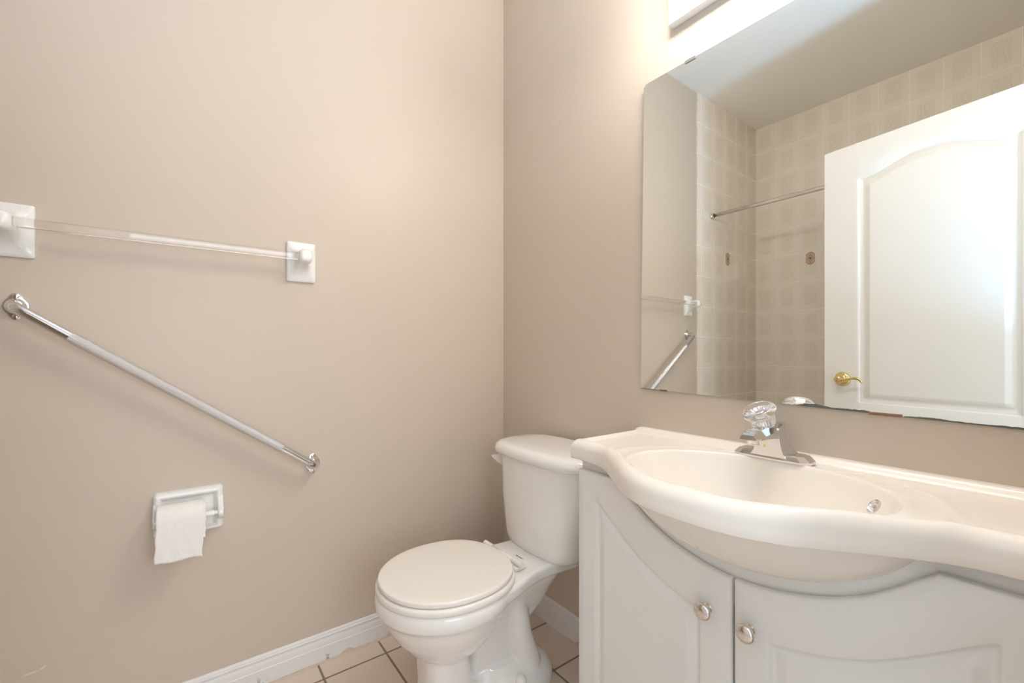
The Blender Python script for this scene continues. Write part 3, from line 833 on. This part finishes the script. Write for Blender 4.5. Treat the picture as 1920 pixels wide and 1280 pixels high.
# column under the deck, narrowing backwards
loft(bm, [egg(xc, a, b, hw, z, 48, 2.6, 3) for z, xc, a, b, hw in ((.365, -.26, .12, .155, .100), (.33, -.27, .13, .140, .088), (.285, -.29, .14, .128, .066), (.24, -.30, .14, .115, .048), (.195, -.31, .14, .052, .040), (.12, -.33, .14, .085, .040), (.04, -.34, .14, .10, .050))])
# front foot
loft(bm, [egg(-.545, a, b, hw, z, 64, 2.6, 5) for z, a, b, hw in ((.250, .055, .045, .076), (.20, .066, .052, .077), (.12, .062, .072, .074), (.05, .066, .094, .078), (.0, .070, .110, .082))])
# trapway showing as an S on both flanks
for s in (-1, 1):
    pth = [(-.352, .335), (-.335, .315), (-.318, .285), (-.308, .245), (-.303, .205), (-.296, .165), (-.285, .130), (-.272, .095), (-.262, .06)]
    pth = [Vector((x, TY+s*.036, z)) for x, z in pth]
    fine = []
    for i in range(len(pth)-1):
        for k in range(4): fine.append(pth[i].lerp(pth[i+1], k/4))
    add_tube(bm, fine, [.033+.010*(i/len(fine)) for i in range(len(fine))], 20)
# rear foot flange
loft(bm, [egg(-.34, a, b, hw, z, 48, 2.4, 2.3) for z, a, b, hw in ((.0, .22, .185, .106), (.03, .215, .182, .104), (.058, .19, .165, .094), (.085, .14, .135, .074), (.11, .10, .10, .055))])
bowl = remesh(bm, 'bowl', M_china, tl, .0042, 7)
# seat and lid
XS = -.530
def ring_slab(name, z0, z1, a, b, hw, m, r=.006, dome=0, pb=2.0, parent=tl):
    bm = bmesh.new(); rings = []
    for k in range(5):
        q = r*(1-math.sin(PI/2*k/4)); rings.append(egg(XS, a-q, b-q, hw-q, z0+r*(1-math.cos(PI/2*k/4)), 80, 2.05, pb))
    for k in range(5):
        q = r*(1-math.cos(PI/2*k/4)); rings.append(egg(XS, a-q, b-q, hw-q, z1-r+r*math.sin(PI/2*k/4), 80, 2.05, pb))
    for s in (.9, .7, .45, .2):
        rings.append(egg(XS, (a-r)*s, (b-r)*s, (hw-r)*s, z1+dome*(1-s*s), 80, 2.05, pb))
    loft(bm, rings)
    return sharp(link(name, bm_mesh(bm), m, parent), 60)
ring_slab('seat', .3935, .4125, .196, .190, .182, M_seat, .007, 0, 2.3)
ring_slab('lid', .4135, .4290, .190, .183, .176, M_seat, .0055, .002, 2.3)
for s in (-1, 1):
    bm = bmesh.new()
    add_box(bm, -.350, -.308, TY+s*.075-.012, TY+s*.075+.012, .393, .405, .004, 3)
    add_tube(bm, [(-.335, TY+s*.055, .414), (-.335, TY+s*.098, .414)], .0085, 20)
    sharp(link('hinge', bm_mesh(bm), M_seat, tl), 40)
bm = bmesh.new(); add_tube(bm, [(-.338, TY-.052, .4145), (-.338, TY+.052, .4145)], .0075, 16); link('hinge_bar', bm_mesh(bm), M_seat, tl)
for s in (-1, 1):
    lathe('bolt_cap', (-.332, TY+s*.086, .060), (0, s*.25, 1), [(.0185, 0), (.018, .012), (.015, .020), (.009, .0255), (0, .027)], M_seat, tl, seg=28)
# tank: bowed front, tapering down
def dring(hw, dep, z, back=-.022, n=26, p=3.0):
    pts = [Vector((back, TY+hw, z)), Vector((back, TY-hw, z))]
    for k in range(n+1):
        t_ = -PI/2+PI*k/n; c, s = math.cos(t_), math.sin(t_)
        x = -(-back+(dep+back)*(.34+.66*abs(c)**(2/p)))  if True else 0
        pts.append(Vector((x, TY+hw*math.copysign(abs(s)**(2/p), s), z)))
    return pts
def dsec(hw, dep, z, back=-.022, n=64, rb=.012):
    """flat back with rounded corners, bowed front"""
    pts = []
    for sg in (1, -1):
        arc = [(back-rb*(1-math.cos(a)), (hw-rb*(1-math.sin(a)))) for a in [PI/2*k/6 for k in range(7)]]   # wall side to flank
        arc = [(back-rb+rb*math.cos(a), hw-rb+rb*math.sin(a)) for a in [PI/2*k/6 for k in range(7)]]
        if sg == 1: pts += [(x, y) for x, y in reversed(arc)]
        else: pts += [(x, -y) for x, y in arc]
    r = min(.075, hw*.42) if z > .60 else .048; bow = .026
    for k in range(n+1):
        s = -1+2*k/n; yy = s*hw; fx = dep - bow*s*s; d = hw-abs(yy)
        if d < r: fx -= (r-math.sqrt(max(0, r*r-(r-d)**2)))*.95
        pts.append((-fx, yy))
    return [Vector((x, TY+y, z)) for x, y in pts]
def seclist(rows):
    bm = bmesh.new(); out = []
    for hw, dep, z, rb in rows: out.append(dsec(hw, dep, z, rb=rb))
    loft(bm, out); return bm
tank = sharp(link('tank', bm_mesh(seclist([(.112, .195, .380, .03), (.136, .222, .382, .03), (.150, .236, .389, .03), (.157, .242, .400, .03), (.162, .244, .418, .03), (.174, .244, .480, .03), (.193, .241, .550, .03), (.207, .241, .620, .03), (.216, .240, .686, .03)])), M_china, tl), 55)
tlid = sharp(link('tank_lid', bm_mesh(seclist([(.220, .243, .681, .05), (.228, .251, .683, .055), (.233, .256, .688, .06), (.235, .258, .695, .06), (.234, .257, .705, .06), (.229, .252, .715, .06), (.220, .243, .722, .055), (.205, .228, .7255, .05), (.15, .17, .7275, .04), (.05, .08, .728, .01)])), M_china, tl), 55)
# flush lever on the left of the tank front
bm = bmesh.new()
add_lathe(bm, (-.178, TY+.190, .648), (-.45, .89, 0), [(0, -.02), (.0145, -.02), (.0145, .006), (.011, .010), (0, .011)], 28)
rings = []
for k in range(9):
    t_ = k/8; c = Vector((-.186-.040*t_, TY+.208+.010*t_, .646+.008*t_+.008*t_*t_)); hh = .020*(1-t_)**.8+.003; ww = .008
    rings.append([c+Vector((0, a, b)) for a, b in rrect(ww*2*(1-.4*t_), hh*2, min(ww, hh)*(1-.4*t_)*.6, 3)])
loft(bm, rings)
sharp(link('flush_lever', bm_mesh(bm), M_seat, tl), 60)
# maker's mark on the deck
cu = bpy.data.curves.new('mark', 'FONT'); cu.body = 'Mansfield'; cu.size = .0095; cu.shear = .25; cu.align_x = 'CENTER'; cu.offset = 0; cu.extrude = .0001
to = bpy.data.objects.new('tmp', cu); sc.collection.objects.link(to)
me = bpy.data.meshes.new_from_object(to.evaluated_get(bpy.context.evaluated_depsgraph_get())); bpy.data.objects.remove(to)
me.transform(Matrix.Translation((-.284, -.476, .3942)) @ Matrix.Rotation(-PI/2, 4, 'Z'))
me.materials.clear(); link('maker_mark', me, M_ink, tl, smooth=False, label='small blue grey printed maker mark')

# small logo stud on the faucet and a filler scuff on the painted wall
lathe('logo_stud', (-.0862, -1.124, FZ+.028), (-1, 0, 0), [(0, 0), (.0034, 0), (.0032, .0012), (0, .0014)], M_brass, bpy.data.objects['faucet'], seg=16)
M_scuff = mat('wall_filler_scuff', srgb(226, 214, 200), .8)
bm = bmesh.new()
for pts in ([(-1.447, .2505), (-1.436, .2530), (-1.424, .2535), (-1.418, .2520), (-1.424, .2495), (-1.438, .2490)], [(-1.417, .2535), (-1.406, .2605), (-1.403, .2605), (-1.409, .2540), (-1.414, .2525)]):
    A_ = [bm.verts.new((x, -.0006, z)) for x, z in pts]; B_ = [bm.verts.new((x, 0, z)) for x, z in pts]
    bm.faces.new(A_)
    for i in range(len(A_)): bm.faces.new((A_[i], B_[i], B_[(i+1) % len(A_)], A_[(i+1) % len(A_)]))
link('filler_scuff', bm_mesh(bm), M_scuff, bpy.data.objects['wall_back'], smooth=False)
